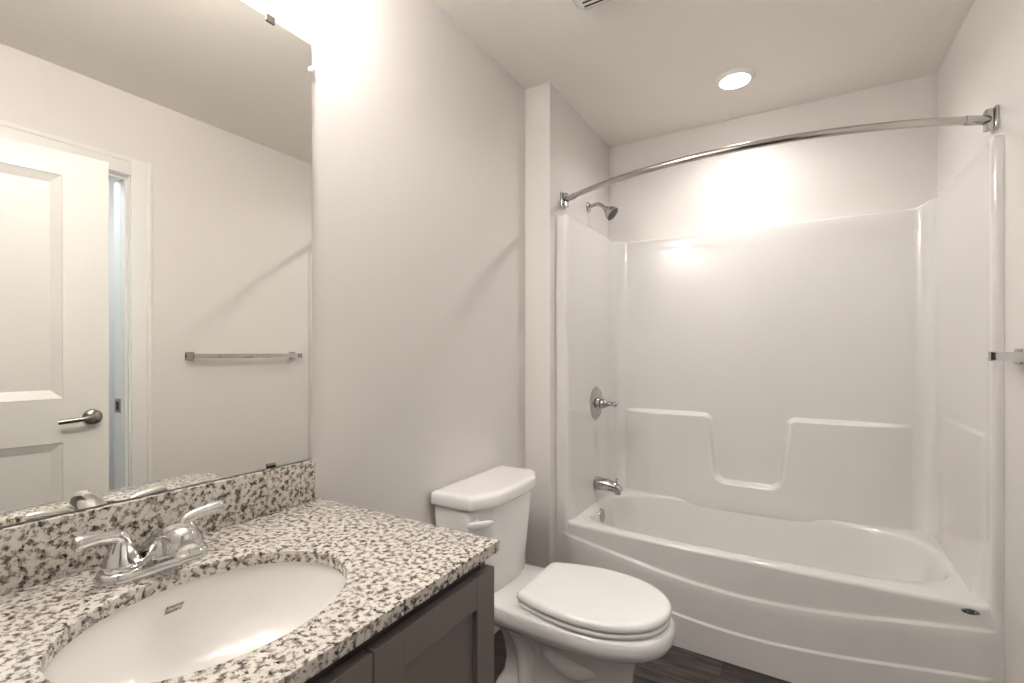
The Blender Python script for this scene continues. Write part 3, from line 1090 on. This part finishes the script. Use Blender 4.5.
# flush lever on the left chamfer
mb = MB()
base = Vector((-0.918, TY - 0.196, 0.615))
out_ = Vector((0.78, -0.62, 0)).normalized()
side = Vector((0.62, 0.78, 0)).normalized()
mb.lathe(base - out_ * 0.012, out_, [(0, 0.013), (0.018, 0.013), (0.022, 0.009)], 20)
pth = catmull([base + out_ * 0.014 - side * 0.034 + Vector((0, 0, 0.002)), base + out_ * 0.022 - side * 0.015, base + out_ * 0.024 + side * 0.02 + Vector((0, 0, 0.001)), base + out_ * 0.022 + side * 0.052 + Vector((0, 0, 0.005))], 6)
rr = np.interp(np.linspace(0, 1, len(pth)), [0, 0.08, 0.35, 0.8, 1], [0.005, 0.009, 0.0125, 0.0095, 0.004])
mb.tube(pth, [float(r) for r in rr], 16, flat=(0.6, 1.25))
tag(mb.build('flush_lever', M['plastic'], tank, smooth=50), 'white flush lever')


def egg(xf, xb, w_, z, wb=None, xc=None, n=2.35, N=28):
    """horizontal section: rounded nose towards +x, squarer tail towards the wall"""
    xc = xc if xc is not None else xf - 0.27
    wb = wb if wb is not None else w_ * 0.72
    pts = []
    for k in range(N + 1):
        a = lerp(-PI / 2, PI / 2, k / N)
        ca, sa = math.cos(a), math.sin(a)
        pts.append((xc + (xf - xc) * abs(ca) ** (2 / n), TY + w_ * math.copysign(abs(sa) ** (2 / n), sa), z))
    tail = []
    r = min(0.03, wb * 0.4)
    M_ = 12
    for k in range(1, M_ + 1):
        t = k / M_
        x = lerp(xc, xb + r, t)
        wv = lerp(w_, wb, smoothstep(t * 0.95))
        tail.append((x, wv))
    corner = [(xb + r - r * math.sin(a), wb - r + r * math.cos(a)) for a in (math.radians(d) for d in (25, 50, 75, 90))]
    up = tail + corner
    pts += [(x, TY + wv, z) for x, wv in up]
    pts += [(x, TY - wv, z) for x, wv in reversed(up)]
    return pts


mb = MB()
bowl = [
    # xf, xb, w, z, wb
    (-0.425, -0.915, 0.112, 0.000, 0.105), (-0.425, -0.915, 0.112, 0.018, 0.105), (-0.432, -0.908, 0.104, 0.032, 0.098),
    (-0.442, -0.895, 0.094, 0.058, 0.075), (-0.446, -0.890, 0.092, 0.11, 0.066), (-0.442, -0.900, 0.095, 0.16, 0.064), (-0.430, -0.92, 0.103, 0.200, 0.066),
    (-0.412, -0.955, 0.116, 0.230, 0.075), (-0.388, -1.01, 0.134, 0.248, 0.095), (-0.362, -1.05, 0.153, 0.260, 0.130), (-0.338, -1.062, 0.169, 0.271, 0.154),
    (-0.322, -1.069, 0.1805, 0.286, 0.164), (-0.315, -1.072, 0.186, 0.304, 0.168), (-0.316, -1.072, 0.1865, 0.322, 0.168), (-0.320, -1.071, 0.184, 0.334, 0.166), (-0.326, -1.069, 0.180, 0.3405, 0.163), (-0.338, -1.060, 0.169, 0.344, 0.153), (-0.42, -1.0, 0.10, 0.3445, 0.10)]
mb.loft([egg(xf, xb, w_, z, wb, n=2.25) for xf, xb, w_, z, wb in bowl])
bw = mb.build('bowl', M['china'], to, smooth=60)
# exposed trapway on both flanks of the pedestal
for s in (-1, 1):
    mb = MB()
    pth = catmull([(-0.915, TY + s * 0.065, 0.262), (-0.860, TY + s * 0.074, 0.250), (-0.812, TY + s * 0.078, 0.215), (-0.790, TY + s * 0.080, 0.160), (-0.782, TY + s * 0.082, 0.090), (-0.775, TY + s * 0.082, 0.02)], 7)
    mb.tube(pth, 0.036, 20)
    mb.build('trapway', M['china'], bw, smooth=60)
    mb = MB()
    pth = catmull([(-0.735, TY + s * 0.090, 0.285), (-0.700, TY + s * 0.090, 0.225), (-0.645, TY + s * 0.086, 0.180), (-0.590, TY + s * 0.076, 0.165), (-0.53, TY + s * 0.045, 0.176), (-0.50, TY + s * 0.020, 0.185)], 7)
    mb.tube(pth, [0.030] * 8 + [0.036] * 10 + [0.034 - 0.0012 * k for k in range(len(pth) - 18)], 20)
    mb.build('trapway', M['china'], bw, smooth=60)
    mb = MB()
    mb.lathe((-0.745, TY + s * 0.118, 0.0), (0, 0, 1), [(0, 0.016), (0.018, 0.015), (0.026, 0.010), (0.029, 0.0)], 20)
    mb.build('bolt_cap', M['plastic'], to)


def lid_ring(g, z, wb=0.118):
    """outline of seat and lid, g = inset"""
    xf, xb, w_ = -0.328 - g, -0.798 + g, 0.185 - g
    pts = []
    xc = -0.578
    N = 32
    for k in range(N + 1):
        a = lerp(-PI / 2, PI / 2, k / N)
        ca, sa = math.cos(a), math.sin(a)
        pts.append((xc + (xf - xc) * abs(ca) ** (2 / 2.12), TY + w_ * math.copysign(abs(sa) ** (2 / 2.12), sa), z))
    up = []
    wbk = 0.146 - g
    for k in range(1, 11):
        t = k / 10
        up.append((lerp(xc, xb + 0.025, t), lerp(w_, wbk, t ** 1.8)))
    for d in (30, 60, 90):
        a = math.radians(d)
        up.append((xb + 0.025 - 0.025 * math.sin(a), wbk - 0.025 + 0.025 * math.cos(a)))
    pts += [(x, TY + v_, z) for x, v_ in up] + [(x, TY - v_, z) for x, v_ in reversed(up)]
    return pts


def shrunk(ring_, k, z):
    return [(lerp(-0.55, p[0], k), lerp(TY, p[1], k), z) for p in ring_]


mb = MB()
r0 = lid_ring(0.010, 0.3635)
mb.loft([shrunk(r0, 0.3, 0.3455), lid_ring(0.010, 0.3455), lid_ring(0.003, 0.3480), lid_ring(0.001, 0.3540), lid_ring(0.002, 0.3600), r0, shrunk(r0, 0.3, 0.3640)])
seat = mb.build('seat', M['plastic'], to, smooth=60)
mb = MB()
r0 = lid_ring(0.014, 0.3940)
mb.loft([shrunk(r0, 0.3, 0.3665), lid_ring(0.010, 0.3665), lid_ring(0.001, 0.3680), lid_ring(-0.002, 0.3720), lid_ring(-0.001, 0.3810), lid_ring(0.002, 0.3875), lid_ring(0.007, 0.3915), r0]
        + [shrunk(r0, k, 0.3940 + 0.0045 * (1 - k * k)) for k in (0.92, 0.8, 0.6, 0.4, 0.2, 0.02)])
mb.build('seat_lid', M['plastic'], to, smooth=60)
for s in (-1, 1):
    mb = MB()
    mb.box(-0.822, -0.790, TY + s * 0.074 - 0.018, TY + s * 0.074 + 0.018, 0.3435, 0.3660, 0.004)
    mb.build('hinge', M['plastic'], seat)
